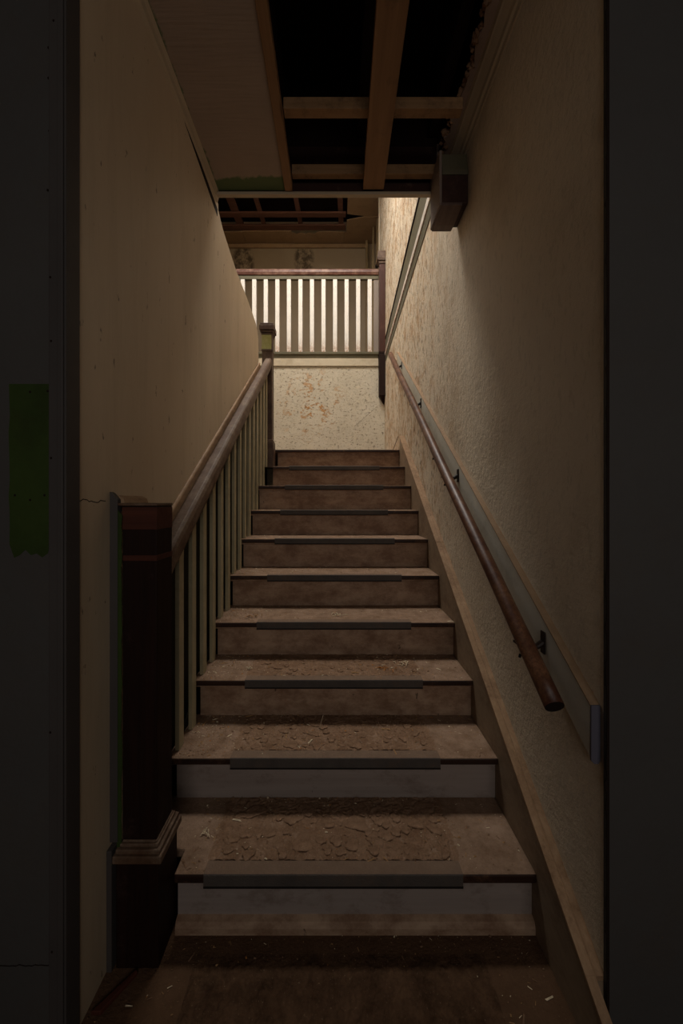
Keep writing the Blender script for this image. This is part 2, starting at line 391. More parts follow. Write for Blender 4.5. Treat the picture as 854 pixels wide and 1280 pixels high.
# ------------------------------------------------------------------ floor with matted dirt
bm = bmesh.new(); box(bm, -2.3, 2.3, -2.5, 1.3, -.1, 0)
box(bm, -1.8, XR, 1.3, 7.2, -.1, 0); fl = struct('floor', bm, M['floor'])
bm = bmesh.new(); nx, ny = 230, 90; x0, x1, y0, y1 = -.40, .435, .74, 1.12; g = []
for j in range(ny + 1):
    row = []
    for i in range(nx + 1):
        x = x0 + (x1 - x0) * i / nx; y = y0 + (y1 - y0) * j / ny
        e = min(1, min(i, nx - i) / 5 + noise.noise(Vector((x*25, y*25, 3))) * .5); e = max(0, min(1, e)) * min(1, (y1 - y) / .07)
        d = noise.voronoi(Vector((x * 62, y * 62, 1)))[0]
        h = (.003 + .010 * 1.7 * max(0, .75 - d[0]) + .005 * noise.noise(Vector((x*22, y*22, 0)))) * e
        row.append(bm.verts.new((x, y, max(.0003, h))))
    g.append(row)
for j in range(ny):
    for i in range(nx): bm.faces.new((g[j][i], g[j][i+1], g[j+1][i+1], g[j+1][i]))
tag(finish('matted_dirt', bm, M['mat'], smooth=True), 'strip of pebbly brown matted dirt on the floor before the bottom step', 'dirt', kind='stuff')

# ------------------------------------------------------------------ staircase
st = empty('staircase', (0, 1.2, 0), 'straight flight of nine dusty brown wooden steps with grey rubber edge strips', 'staircase')
tread_obs = []
for k in range(1, 10):
    y0, y1 = NZ[k], NZ[k+1] + .045; z = TZ[k]; th = .026 if k > 1 else .03
    bm = bmesh.new(); R = .6125; Lx = -.628
    if k == 1: outline = [(-.485, y0), (R, y0), (R, y1), (Lx, y1), (Lx, 1.245), (-.485, 1.245)]
    elif k == 9: outline = [(-.535, y0), (R, y0), (R, y1), (-.535, y1)]
    else: outline = [(Lx, y0), (R, y0), (R, y1), (Lx, y1)]
    prism(bm, outline, 'z', z - th, z)
    bm.normal_update()
    bmesh.ops.recalc_face_normals(bm, faces=bm.faces)
    for f in bm.faces:
        if f.normal.y < -.5 and f.calc_center_median().y < y0 + .01: f.material_index = 1
    t = finish('tread', bm, [M['tread'], M['nosefront']], st, bevel=.006); tread_obs.append(t)
    # cove moulding under the nosing
    bm = bmesh.new(); xl = -.485 if k == 1 else (-.535 if k == 9 else Lx)
    box(bm, xl + .004, R, y0 + .018, y0 + .031, z - th - .012, z - th); finish('cove_moulding', bm, M['riser_grey'] if k < 3 else M['riser_brown'], t, bevel=.004)
    # rubber nosing strip: flat top flange and a front lip
    bm = bmesh.new(); s0, s1 = -.391, .391; j = random.Random(k).uniform(-.004, .004); s0 += j; s1 += j
    lip = .037 if k < 3 else .034
    prism(bm, [(y0 - .006, z - lip), (y0 - .001, z - lip), (y0 - .0005, z + .0005), (y0 + .042, z + .0005), (y0 + .042, z + .003), (y0 + .036, z + .0045), (y0 - .004, z + .0045), (y0 - .006, z + .001)], 'x', s0, s1)
    bmesh.ops.recalc_face_normals(bm, faces=bm.faces)
    for f in bm.faces:
        if f.normal.z > .5: f.material_index = 1
    sp = finish('edge_strip', bm, [M['strip'], M['strip_dust']], t, bevel=.001)
    bm = bmesh.new(); box(bm, s0, s1, y0 - .0068, y0 - .005, z - lip, z - lip + .006); finish('lower_band', bm, M['strip_dark'], sp)
for k in range(1, 11):
    z0 = 0 if k == 1 else TZ[k-1]; z1 = TZ[k] - (.03 if k == 1 else .026)
    xl = -.485 if k == 1 else (-.535 if k > 8 else -.60)
    bm = bmesh.new(); box(bm, xl, .6125, NZ[k] + .030, NZ[k] + .046, z0, z1)
    finish('riser', bm, M['riser_grey'] if k < 3 else M['riser_brown'], st, bevel=.001)
bm = bmesh.new(); prism(bm, [(NZ[1] + .030, 0), (NZ[1] + .030, .042), (NZ[1] + .014, .036), (NZ[1] + .008, .02), (NZ[1] + .008, 0)], 'x', -.485, .6125)
finish('base_moulding', bm, M['riser_brown'], st)
# right stringer with its worn cap
def scap(y): return EYE - 1.187 + (y - .872) * .6615
bm = bmesh.new(); prism(bm, [(YF, 0), (1.35, 0), (3.60, scap(3.60) - .45), (3.60, scap(3.60) - .012), (YF, scap(YF) - .012)], 'x', .6125, XR - .001)
finish('stringer', bm, M['stringer'], st)
bm = bmesh.new(); prism(bm, [(.865, 0), (YF, 0), (YF, scap(YF) - .012), (.865, scap(.865) - .012)], 'x', .6125, .632)
finish('stringer_foot', bm, M['stringer'], st)
bm = bmesh.new(); slope_bar(bm, [(.6085, -.012), (.6085, 0), (.633, 0), (.633, -.012)], .862, YF, scap)
finish('stringer_cap', bm, M['cap'], st, bevel=.001)
for a, b in ((YF, 2.3), (2.302, 3.60)):
    bm = bmesh.new(); slope_bar(bm, [(.6085, -.012), (.6085, 0), (.632, .0), (.634, -.003), (.636, 0), (XR, 0), (XR, -.012)], a, b, scap)
    finish('stringer_cap', bm, M['cap'], st, bevel=.001)
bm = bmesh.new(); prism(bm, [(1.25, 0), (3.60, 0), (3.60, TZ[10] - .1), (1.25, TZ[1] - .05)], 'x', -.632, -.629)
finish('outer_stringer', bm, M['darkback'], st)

# landing and its back wall
bm = bmesh.new(); prism(bm, [(-1.7, NZ[10]), (XR, NZ[10]), (XR, YL), (-1.7, YL)], 'z', TZ[10] - .026, TZ[10])
bmesh.ops.recalc_face_normals(bm, faces=bm.faces)
for f in bm.faces:
    if f.normal.y < -.5: f.material_index = 1
struct('floor_landing', bm, [M['tread'], M['nosefront']], bevel=.006)
bm = bmesh.new(); box(bm, -1.8, XR, YL, YL + .1, 0, EYE + 1.80); wb = struct('wall_landing_back', bm, M['landing'])
bm = bmesh.new(); box(bm, -.02, -.0185, YL - .001, YL + .0, EYE + 1.1, EYE + 1.2)
# diagonal hairline crack near the hanging newel
rnd = random.Random(6); bm.clear(); pts = [(.26 + .3 * i / 22, EYE + .98 + .26 * i / 22 + rnd.uniform(-.006, .006)) for i in range(23)]
prism(bm, pts + [(p[0] + .0012, p[1] - .0018) for p in pts[::-1]], 'y', YL - .0012, YL); finish('crack', bm, M['void'], wb)
bm = bmesh.new(); prism(bm, [(YL, EYE+1.76), (YL - .02, EYE+1.76), (YL - .02, EYE+1.865), (YL, EYE+1.865)], 'x', -1.7, .573); struct('trim_1', bm, M['cream_trim'], bevel=.003)
bm = bmesh.new(); prism(bm, [(YL, EYE+1.866), (YL - .026, EYE+1.866), (YL - .03, EYE+1.89), (YL - .045, EYE+1.905), (YL - .045, EYE+1.935), (YL + .06, EYE+1.935), (YL + .06, EYE+1.866)], 'x', -1.7, .573)
struct('trim_2', bm, M['olive'], bevel=.003)
# thin stick leaning in the landing corner
bm = bmesh.new(); tube(bm, [(.560, 3.66, TZ[10] + .004), (.610, 3.66, TZ[10] + .135)], .003, 6)
tag(finish('stick', bm, M['newel_top']), 'thin dark stick leaning at the top end of the right stringer', 'stick')

# ------------------------------------------------------------------ stair well above: outer wall with window, front wall over header, roof light
bm = bmesh.new(); wy0, wy1, wz0, wz1 = 2.7, 4.2, EYE + 2.9, EYE + 4.2
box(bm, -1.8, -1.7, 2.1, wy0, 0, CU); box(bm, -1.8, -1.7, wy1, YL + .1, 0, CU)
box(bm, -1.8, -1.7, wy0, wy1, 0, wz0); box(bm, -1.8, -1.7, wy0, wy1, wz1, CU)
struct('wall_stairwell_left', bm, M['upper'])
bm = bmesh.new()
for b in ((wy0, wy0+.05, wz0, wz1), (wy1-.05, wy1, wz0, wz1), (wy0+.05, wy1-.05, wz0, wz0+.05), (wy0+.05, wy1-.05, wz1-.05, wz1), (3.43, 3.47, wz0+.05, wz1-.05)):
    box(bm, -1.79, -1.73, *b)
struct('window_1', bm, M['cream_trim'])
bm = bmesh.new(); box(bm, -1.8, XR, 2.09, 2.19, EYE + 1.90, CU); struct('wall_over_header', bm, M['upper'])
bm = bmesh.new()
box(bm, -1.8, XR + .1, 2.09, 2.8, CU, CU + .06); box(bm, -1.8, XR + .1, 3.7, 5.3, CU, CU + .06)
box(bm, -1.8, -1.0, 2.8, 3.7, CU, CU + .06); box(bm, .5, XR + .1, 2.8, 3.7, CU, CU + .06)
struct('ceiling_stairwell', bm, M['hallboard'])
bm = bmesh.new()
box(bm, -1.0, -.96, 2.8, 3.7, CU, CU + .08); box(bm, .46, .5, 2.8, 3.7, CU, CU + .08); box(bm, -.96, .46, 2.8, 2.84, CU, CU + .08); box(bm, -.96, .46, 3.66, 3.7, CU, CU + .08); box(bm, -.27, -.23, 2.84, 3.66, CU, CU + .05)
struct('window_2', bm, M['cream_trim'])

# ------------------------------------------------------------------ upper hall
bm = bmesh.new(); box(bm, -3.2, 1.6, YL + .1, 7.05, ZU - .1, ZU); box(bm, -3.2, 1.6, YL + .061, YL + .1, ZU - .1, ZU); struct('floor_upper_hall', bm, M['tread'])
bm = bmesh.new(); box(bm, -3.2, 1.6, 7.0, 7.1, ZU, CU + .4); struct('wall_upper_hall_back', bm, M['far'])
bm = bmesh.new(); box(bm, -3.2, -3.1, 5.1, 7.0, ZU, CU + .4); struct('wall_upper_hall_left', bm, M['far'])
bm = bmesh.new(); box(bm, -3.2, -1.8, 5.0, 5.1, ZU, CU + .4); struct('wall_upper_hall_front', bm, M['far'])
# right side of the hall: door casing, leaning boards, dark gap
bm = bmesh.new(); box(bm, .90, 1.0, 5.5, 7.0, ZU, CU + .1); struct('wall_upper_hall_right', bm, M['void'])
bm = bmesh.new(); box(bm, XR - .012, XR + .1, 5.55, 5.62, ZU, CU); struct('trim_3', bm, M['cream_trim'], bevel=.003)
dr = bmesh.new(); box(dr, .565, .60, 6.90, 6.99, ZU, CU); d1 = struct('trim_4', dr, M['casing'], bevel=.004)
dr = bmesh.new(); prism(dr, [(.60, ZU), (.70, ZU), (.68, CU), (.655, CU)], 'y', 6.55, 6.60); 
o = finish('leaning_board', dr, M['casing'], bevel=.003); tag(o, 'pale leaning board in the far right corner of the upper hall', 'board')
dr = bmesh.new(); prism(dr, [(.665, ZU), (.86, ZU), (.80, CU), (.70, CU)], 'y', 6.35, 6.40); prism(dr, [(.70, ZU + .05), (.715, ZU + .05), (.745, CU), (.73, CU)], 'y', 6.335, 6.35)
o = finish('door_panel', dr, M['casing'], bevel=.003); tag(o, 'old pale wooden door standing open at the right end of the upper hall', 'door')
bm = bmesh.new(); tube(bm, [(.70, 6.35, EYE + 3.87), (.70, 6.30, EYE + 3.87), (.70, 6.285, EYE + 3.87)], [.015, .03, .02], 10)
finish('door_knob', bm, M['metal'], o)
# hall ceiling: boards all round a torn-out opening that shows the battens
HX0, HX1, HY0, HY1 = -2.2, .20, 5.35, 6.68
hc = bmesh.new(); box(hc, -3.2, 1.6, 5.1, HY0, CU, CU + .02); hcl = struct('ceiling_upper_hall', hc, M['hallboard'])
bm = bmesh.new(); box(bm, -3.2, HX0, HY0, 7.0, CU, CU + .02); finish('ceiling_board', bm, M['hallboard'], hcl)
edges = [-2.2, -1.64, -.78, -.03, .56]
rnd = random.Random(8)
for a, b in zip([-2.2, -1.60, -.74, .17], [-1.604, -.744, .166, .90]):
    bm = bmesh.new(); dz = rnd.uniform(-.01, .004)
    y0 = HY1 + .004 if b < .5 else HY1 + .02
    if a == -.74:
        jag = [(a + (b - a) * i / 12, y0 + (0.06 if 0 < i < 6 and i % 2 else .02 if i < 6 else 0)) for i in range(13)]
    else: jag = [(a, y0), (b, y0)]
    prism(bm, jag + [(b, 7.0), (a, 7.0)], 'z', CU + dz, CU + dz + .015); finish('ceiling_board', bm, M['hallboard'], hcl, bevel=.002)
bm = bmesh.new(); prism(bm, [(HX1 + .005, HY0), (.90, HY0), (.90, 6.32), (.50, 6.32), (HX1 + .01, 6.27)], 'z', CU - .004, CU + .012); finish('ceiling_board', bm, M['hallboard'], hcl, bevel=.002)
bm = bmesh.new(); prism(bm, [(HX1 + .01, 6.40), (.50, 6.325), (.90, 6.325), (.90, 6.69), (HX1 + .01, 6.69)], 'z', CU - .012, CU + .004); finish('ceiling_board', bm, M['hallboard'], hcl, bevel=.002)
bm = bmesh.new(); box(bm, -3.1, .565, 6.965, 7.0, CU - .09, CU - .02); finish('wall_moulding', bm, M['hallboard'], hcl, bevel=.006)
bm = bmesh.new()
for y, wdt in ((6.33, .10), (6.62, .12)):
    bm = bmesh.new(); box(bm, HX0, HX1 - .01, y - wdt/2, y + wdt/2, CU + .02, CU + .05); finish('batten', bm, M['redlath'], hcl, bevel=.002)
for xa, xb in ((-1.70, -1.58), (-1.27, -1.20), (-.64, -.57), (.05, .13)):
    bm = bmesh.new(); prism(bm, [(xa - .03, HY0), (xb - .03, HY0), (xb + .03, HY1), (xa + .03, HY1)], 'z', CU + .052, CU + .09); finish('joist', bm, M['redlath'], hcl, bevel=.002)
bm = bmesh.new()
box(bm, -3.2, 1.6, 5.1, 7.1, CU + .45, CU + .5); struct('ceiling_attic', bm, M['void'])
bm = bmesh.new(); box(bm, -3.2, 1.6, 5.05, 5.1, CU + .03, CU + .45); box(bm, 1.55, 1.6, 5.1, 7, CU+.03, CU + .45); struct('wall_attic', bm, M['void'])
bm = bmesh.new(); tube(bm, [(-.42 + .4 * t, 6.38 + .0 * t, CU + .055 - .02 * math.sin(t * 3.1) - 0.015*t) for t in [i / 10 for i in range(11)]], .006, 6)
tag(finish('loose_wire', bm, M['redlath']), 'thin loose wire sagging across the torn opening in the hall ceiling', 'wire')

# upper balustrade
ub = empty('upper_balustrade', (-.3, YL, ZU), 'white slatted balustrade with red brown handrail at the edge of the upper floor', 'balustrade')
bm = bmesh.new(); slope_bar(bm, [(0, 0)] * 0 or [(.578, 2.93), (.578, 2.94)], 0, 1, lambda y: 0) if False else None
prism(bm, [(YL - .035, EYE+2.935), (YL - .045, EYE+2.965), (YL - .04, EYE+3.0), (YL - .02, EYE+3.02), (YL + .02, EYE+3.02), (YL + .04, EYE+3.0), (YL + .045, EYE+2.965), (YL + .035, EYE+2.935)], 'x', -1.7, .575)
finish('handrail', bm, M['railtop'], ub, bevel=.003)
bm = bmesh.new(); box(bm, -1.7, .575, YL - .022, YL + .022, EYE + 2.885, EYE + 2.935); finish('rail_fillet', bm, M['olive'], ub, bevel=.003)
bb = None
for i in range(15):
    x = .460 - .150 * i
    if bb is None:
        bm = bmesh.new(); box(bm, -.0265, .0265, -.02, .02, EYE + 1.935, EYE + 2.885); bb = o = finish('baluster', bm, M['ubaluster'], None, bevel=.003)
    else:
        o = bb.copy(); COL.objects.link(o)
    o.location = (x, YL, 0)
    if o is not bb or True:
        o.parent = ub; o.matrix_parent_inverse = ub.matrix_world.inverted()
bm = bmesh.new(); box(bm, .512, .576, YL - .012, YL + .02, EYE + 1.935, EYE + 2.885); finish('half_baluster', bm, M['grey_half'], ub, bevel=.002)
# hanging newel at its right end
bm = bmesh.new(); box(bm, .578, .654, YL - .085, YL - .005, EYE + 1.36, EYE + 3.05); nw = finish('newel_post', bm, M['newel_red'], ub, bevel=.004)
bm = bmesh.new(); box(bm, .572, .655, YL - .091, YL - .0, EYE + 1.90, EYE + 1.925); finish('collar', bm, M['newel'], nw, bevel=.003)
bm = bmesh.new(); box(bm, .575, .655, YL - .088, YL - .005, EYE + 1.36, EYE + 1.90); finish('sleeve', bm, M['newel'], nw, bevel=.003)
bm = bmesh.new()
v = [bm.verts.new(p) for p in ((.578, YL-.085, EYE+1.36), (.654, YL-.085, EYE+1.36), (.654, YL-.005, EYE+1.36), (.578, YL-.005, EYE+1.36), (.645, YL-.015, EYE+1.25))]
for q in ((0,1,4),(1,2,4),(2,3,4),(3,0,4)): bm.faces.new([v[i] for i in q])
bm.faces.new([v[i] for i in (3,2,1,0)]); finish('pendant_tip', bm, M['newel'], nw)
bm = bmesh.new(); prism(bm, [(.566, EYE+3.08), (.572, EYE+3.05), (.655, EYE+3.05), (.655, EYE+3.08)], 'y', YL-.095, YL)
prism(bm, [(.545, EYE+3.10), (.566, EYE+3.08), (.655, EYE+3.08), (.655, EYE+3.10)], 'y', YL-.11, YL+.01)
prism(bm, [(.545, EYE+3.10), (.655, EYE+3.10), (.655, EYE+3.20), (.56, EYE+3.20)], 'y', YL-.11, YL+.01)
finish('newel_cap', bm, M['newel_top'], nw, bevel=.004)

# rising trim band high on the right wall
def zb1(y): return EYE + 2.03 - .134 * (y - 5.25) * 1
def zb2(y): return EYE + 1.807 + (4.565 - y) * .0645
bm = bmesh.new()
def band(f0, f1, proud, mm, name, par=None):
    bm = bmesh.new(); y0, y1 = 2.2, 4.88
    A = [(XR - proud, y0, f0(y0)), (XR - proud, y1, f0(y1)), (XR - proud, y1, f1(y1)), (XR - proud, y0, f1(y0))]
    B = [(XR, p[1], p[2]) for p in A]
    a = [bm.verts.new(p) for p in A]; b = [bm.verts.new(p) for p in B]
    bm.faces.new(a); bm.faces.new(b[::-1])
    for i in range(4): bm.faces.new((a[i], b[i], b[(i+1)%4], a[(i+1)%4]))
    return finish(name, bm, mm, par, bevel=.002, kind=None if par else 'structure')
lo = lambda y, t: zb2(y) + (zb1(y) - zb2(y)) * t
tb = band(lambda y: lo(y, .0), lambda y: lo(y, .24), .006, M['olive'], 'trim_5')
band(lambda y: lo(y, .242), lambda y: lo(y, .38), .014, M['ubaluster'], 'trim_bead', tb)
band(lambda y: lo(y, .382), lambda y: lo(y, .94), .004, M['olive'], 'trim_board', tb)
band(lambda y: lo(y, .942), lambda y: lo(y, 1.0), .012, M['newel'], 'trim_edge', tb)

# ------------------------------------------------------------------ ceiling over the lower flight
bm = bmesh.new(); box(bm, XL - .02, -.255, YF - .02, 1.62, EYE + 1.66, EYE + 1.672); box(bm, XL - .02, -.255, 1.62, YH, EYE + 1.66, EYE + 1.672)
ce = struct('ceiling', bm, M['drywall'])
bm = bmesh.new(); slope_bar(bm, [(-.262, 0), (-.262, .045), (-.222, .045), (-.222, 0)], YF, YH - .01, lambda y: EYE + 1.648, 1); finish('edge_batten', bm, M['pine'], ce, bevel=.003)
bm = bmesh.new(); prism(bm, [(.135, YF), (.243, YF), (.262, YH - .012), (.152, YH - .012)], 'z', EYE + 1.655, EYE + 1.693); finish('hanging_board', bm, M['pine'], ce, bevel=.003)
for (ya, yb, z0, z1) in ((1.655, 1.70, 1.695, 1.745), (1.985, 2.02, 1.695, 1.745), (1.2, 1.245, 1.695, 1.745)):
    bm = bmesh.new(); box(bm, -.22, .555, ya, yb, EYE + z0, EYE + z1); finish('cross_batten', bm, M['pinex'], ce, bevel=.002)
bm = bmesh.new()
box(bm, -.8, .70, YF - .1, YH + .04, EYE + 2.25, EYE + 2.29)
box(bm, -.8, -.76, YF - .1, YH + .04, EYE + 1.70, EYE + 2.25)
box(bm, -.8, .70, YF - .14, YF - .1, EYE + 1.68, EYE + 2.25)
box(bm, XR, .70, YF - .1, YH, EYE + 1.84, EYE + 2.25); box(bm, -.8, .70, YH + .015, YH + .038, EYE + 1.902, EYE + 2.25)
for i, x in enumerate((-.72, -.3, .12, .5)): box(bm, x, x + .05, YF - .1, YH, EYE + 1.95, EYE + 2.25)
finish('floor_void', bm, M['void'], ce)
# remaining old plaster at the right, with a ragged edge
rnd = random.Random(12); bm = bmesh.new(); rag = []; y = YF
while y < YH:
    rag.append((.545 + .033 * (y - YF) / 1.1 + rnd.gauss(0, .006) + .01 * math.sin(y * 9), y)); y += rnd.uniform(.012, .035)
rag.append((.575, YH)); top_r = [bm.verts.new((x, y, EYE + 1.832)) for x, y in rag]
prism(bm, rag + [(XR, YH), (XR, YF)], 'z', EYE + 1.832, EYE + 1.845); bm.verts.ensure_lookup_table()
pc = finish('old_plaster', bm, M['oldceil'], ce)
bm = bmesh.new(); rnd = random.Random(13)
for (x, y) in rag:                                                    # crumbled key plaster along the break
    for q in range(3):
        r = rnd.uniform(.006, .014); cx, cy, cz = x - rnd.uniform(-.004, .010), y + rnd.uniform(-.012, .012), EYE + 1.838 + rnd.uniform(-.002, .022)
        bmesh.ops.create_icosphere(bm, subdivisions=1, radius=r, matrix=__import__('mathutils').Matrix.Translation((cx, cy, cz)))
for v in bm.verts: v.co += Vector([rnd.uniform(-.003, .003) for _ in range(3)])
finish('crumbled_edge', bm, M['brokenedge'], ce, kind='stuff')
# cornice on the right, thin trim on the left
bm = bmesh.new(); pr = [(XR, 1.735), (XR - .006, 1.735), (XR - .010, 1.752), (XR - .018, 1.758), (XR - .022, 1.776), (XR - .040, 1.806), (XR - .046, 1.812), (XR - .050, 1.832), (XR, 1.832)]
prism(bm, [(x, EYE + z) for x, z in pr], 'y', YF, YH - .03); struct('trim_6', bm, M['cornice'])
bm = bmesh.new(); prism(bm, [(XL, EYE+1.62), (XL + .010, EYE+1.625), (XL + .014, EYE+1.645), (XL + .022, EYE+1.66), (XL, EYE+1.66)], 'y', YF, YH + .03); struct('trim_7', bm, M['cornice'])
# header
bm = bmesh.new(); box(bm, XL - .03, .545, YH + .005, YH + .04, EYE + 1.654, EYE + 1.90); hd = struct('ceiling_header', bm, M['beam'], bevel=.002)
bm = bmesh.new(); box(bm, XL - .03, .545, YH - .004, YH + .022, EYE + 1.638, EYE + 1.654); finish('header_trim', bm, M['cornice'], hd, bevel=.003)
bm = bmesh.new(); box(bm, .545, XR, YH - .01, YH + .04, EYE + 1.72, EYE + 1.90); finish('header_filler', bm, M['blockside'], hd)
# corbel block under its right end
bk = empty('corbel_block', (.575, 1.96, EYE + 1.45), 'dark boxy timber block hanging below the header against the right wall', 'block')
bm = bmesh.new(); box(bm, .528, XR - .001, 1.88, 2.05, EYE + 1.462, EYE + 1.60); fs = None
finish('block_body', bm, M['block'], bk, bevel=.003)
bm = bmesh.new(); prism(bm, [(1.875, EYE+1.448), (1.875, EYE+1.462), (2.06, EYE+1.462), (2.06, EYE+1.448), (2.0, EYE+1.440), (1.93, EYE+1.442)], 'x', .523, .625); finish('underside_board', bm, M['blockunder'], bk, bevel=.002)
bm = bmesh.new(); box(bm, .514, .5275, 1.878, 2.055, EYE + 1.45, EYE + 1.72); finish('side_board', bm, M['blockside'], bk, bevel=.003)
bm = bmesh.new(); prism(bm, [(1.875, EYE+1.60), (1.875, EYE+1.62), (1.90, EYE+1.72), (2.05, EYE+1.72), (2.05, EYE+1.60)], 'x', .528, XR - .001); finish('top_board', bm, M['olive'], bk, bevel=.003)

# ------------------------------------------------------------------ left balustrade
lb = empty('stair_balustrade', (-.58, 1.15, 0), 'brown handrail on slim cream balusters along the left side of the stairs', 'balustrade')
def zr(y): return EYE - .237 + .687 * (y - 1.373)         # lower inner edge of the rail
bm = bmesh.new(); slope_bar(bm, [(-.626, 0), (-.570, 0), (-.566, .018), (-.562, .03), (-.562, .07), (-.567, .088), (-.578, .098), (-.612, .098), (-.623, .088), (-.626, .07)], 1.205, 3.455, zr, 24)
hr = finish('handrail', bm, M['rail'], lb, bevel=.002)
for a, b in ((1.35, 2.40), (2.403, 3.25)):
    bm = bmesh.new(); slope_bar(bm, [(XL - .0, .075), (-.6265, .075), (-.6265, .118), (-.630, .126), (-.636, .128), (XL - .0, .126)], a, b, zr)
    finish('wall_fillet', bm, M['cap'], hr, bevel=.002)
first = None; ys = [1.519 - .0225 + .1355 * i for i in range(15)]
for y in ys:
    k = max(j for j in range(1, 10) if NZ[j] <= y + .02); z0 = TZ[k]; z1 = zr(y) + .004
    bm = bmesh.new(); hgt = zr(y - .0225) - z0 + .004, zr(y + .0225) - z0 + .004
    vv = [(-.002, -.0225, 0), (.015, -.0225, 0), (.015, .0225, 0), (-.002, .0225, 0), (-.002, -.0225, hgt[0]), (.015, -.0225, hgt[0]), (.015, .0225, hgt[1]), (-.002, .0225, hgt[1])]
    v = [bm.verts.new((p[0] - .610, p[1] + y, p[2] + z0)) for p in vv]
    for q in ((0,3,2,1),(4,5,6,7),(0,1,5,4),(1,2,6,5),(2,3,7,6),(3,0,4,7)): bm.faces.new([v[i] for i in q])
    finish('baluster', bm, M['baluster'], lb, bevel=.0015)
# lower newel: square shaft with bands left by the lost cap, moulded plinth
zt = EYE - .012
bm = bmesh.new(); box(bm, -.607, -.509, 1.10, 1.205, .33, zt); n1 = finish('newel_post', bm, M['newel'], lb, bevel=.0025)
n1['label'] = 'dark lower newel post without its cap'
for z1, z0 in ((zt - .004, zt - .068), (zt - .142, zt - .158)):
    bm = bmesh.new(); box(bm, -.6078, -.5082, 1.0992, 1.2056, z0, z1); finish('unfaded_band', bm, M['newel_raw'], n1, bevel=.001)
bm = bmesh.new(); prism(bm, [(-.640, 1.095), (-.506, 1.097), (-.505, 1.2), (-.53, 1.21), (-.639, 1.235)], 'z', zt, zt + .008); finish('top_plate', bm, M['rail'], n1, bevel=.002)
bm = bmesh.new(); box(bm, -.618, -.497, 1.085, 1.215, 0, .318); pb = finish('plinth', bm, M['newel'], n1, bevel=.003)
bm = bmesh.new()
for i, (d, z0, z1) in enumerate(((.022, .300, .322), (.016, .322, .336), (.008, .336, .346), (.003, .346, .352))):
    box(bm, -.607 - d + .004, -.509 + d, 1.10 - d, 1.205 + d, z0, z1)
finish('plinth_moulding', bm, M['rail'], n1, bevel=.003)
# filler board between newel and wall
bm = bmesh.new(); prism(bm, [(XL + .001, EYE + .028), (XL + .008, EYE + .024), (-.617, EYE + .006), (-.617, .35), (XL + .001, .35)], 'y', 1.092, 1.11); fb = struct('trim_8', bm, M['front_trim'], bevel=.001)
bm = bmesh.new(); box(bm, XL + .001, -.624, 1.075, 1.105, .0, .34); finish('filler_foot', bm, M['front_trim'], fb, bevel=.002)
bm = bmesh.new(); rnd = random.Random(21); zz = .02; e = []
while zz < EYE - .02: e.append((-.606 + rnd.uniform(-.002, .002), zz)); zz += .03
prism(bm, [(-.620, .02)] + e + [(-.620, EYE - .02)], 'y', 1.094, 1.0955); finish('green_margin', bm, M['green'], fb)
bm = bmesh.new(); prism(bm, [(XL + .002, EYE + .002), (XL + .014, EYE + .018), (XL + .030, EYE + .010), (XL + .034, EYE - .004), (XL + .02, EYE - .006)], 'y', 1.11, 1.25); finish('split_block', bm, M['cap'], fb)
# upper newel with cap
z0 = TZ[9]
bm = bmesh.new(); box(bm, -.652, -.560, 3.455, 3.555, z0, EYE + 1.53); n2 = finish('newel_post', bm, M['newel_top'], lb, bevel=.004); n2['label'] = 'brown upper newel post with a moulded cap'
bm = bmesh.new(); box(bm, -.660, -.548, 3.443, 3.565, z0, EYE + .54); pb = finish('plinth', bm, M['newel_top'], n2, bevel=.003)
bm = bmesh.new(); box(bm, -.657, -.553, 3.449, 3.560, EYE + .54, EYE + .56); finish('plinth_moulding', bm, M['newel_top'], n2, bevel=.008)
bm = bmesh.new(); box(bm, -.653, -.566, 3.4525, 3.456, EYE + 1.37, EYE + 1.50); finish('bare_patch', bm, M['patch'], n2)
bm = bmesh.new(); box(bm, -.655, -.557, 3.450, 3.558, EYE + 1.355, EYE + 1.372); finish('collar', bm, M['newel_top'], n2, bevel=.002)
bm = bmesh.new()
for d, a, b in ((.004, 1.50, 1.52), (.012, 1.52, 1.54), (.022, 1.54, 1.585), (.014, 1.585, 1.605)):
    box(bm, -.652 - d, -.560 + d, 3.455 - d, 3.555 + d, EYE + a, EYE + b)
finish('newel_cap', bm, M['newel_top'], n2, bevel=.004)

# ------------------------------------------------------------------ wall handrail on the right
wh = empty('wall_handrail', (.6, 1.0, EYE - .5), 'dark round wooden handrail on iron brackets fixed to the right wall', 'handrail')
def zc(y): return EYE - .515 + .697 * (y - 1.0)
pts = []
for i in range(41):
    y = .985 + (3.86 - .985) * i / 40; pts.append((.565, y, zc(y) + .003 * math.sin(i * .35)))
bm = bmesh.new(); tube(bm, pts, .0245, 20); rp = finish('rail_pole', bm, M['wallrail'], wh, smooth=True)
from mathutils import Matrix
d0 = (Vector(pts[1]) - Vector(pts[0])).normalized(); bm = bmesh.new()
tube(bm, [Vector(pts[0]) - d0 * .002, Vector(pts[0]) + d0 * .001], .0235, 20); finish('pole_end', bm, M['void'], rp)
def zk(y): return EYE - .50 + .687 * (y - .95)
bm = bmesh.new(); slope_bar(bm, [(.633, -.135), (.633, -.003), (XR, -.003), (XR, -.135)], .95, 3.87, zk, 1)
bo = finish('backing_board', bm, M['railback'], wh, bevel=.002)
bm = bmesh.new(); slope_bar(bm, [(.632, -.004), (.632, .0), (XR, 0), (XR, -.004)], .949, 3.87, zk, 1); finish('raw_top_edge', bm, M['rawtop'], bo)
bm = bmesh.new(); prism(bm, [(.632, -.138), (.6325, -.002), (XR - .001, -.002), (XR - .001, -.138), (XR - .006, -.146), (.640, -.146)], 'y', .944, .9495)
for v in bm.verts: v.co.z += zk(.95)
finish('painted_end', bm, M['railend'], bo, bevel=.001)
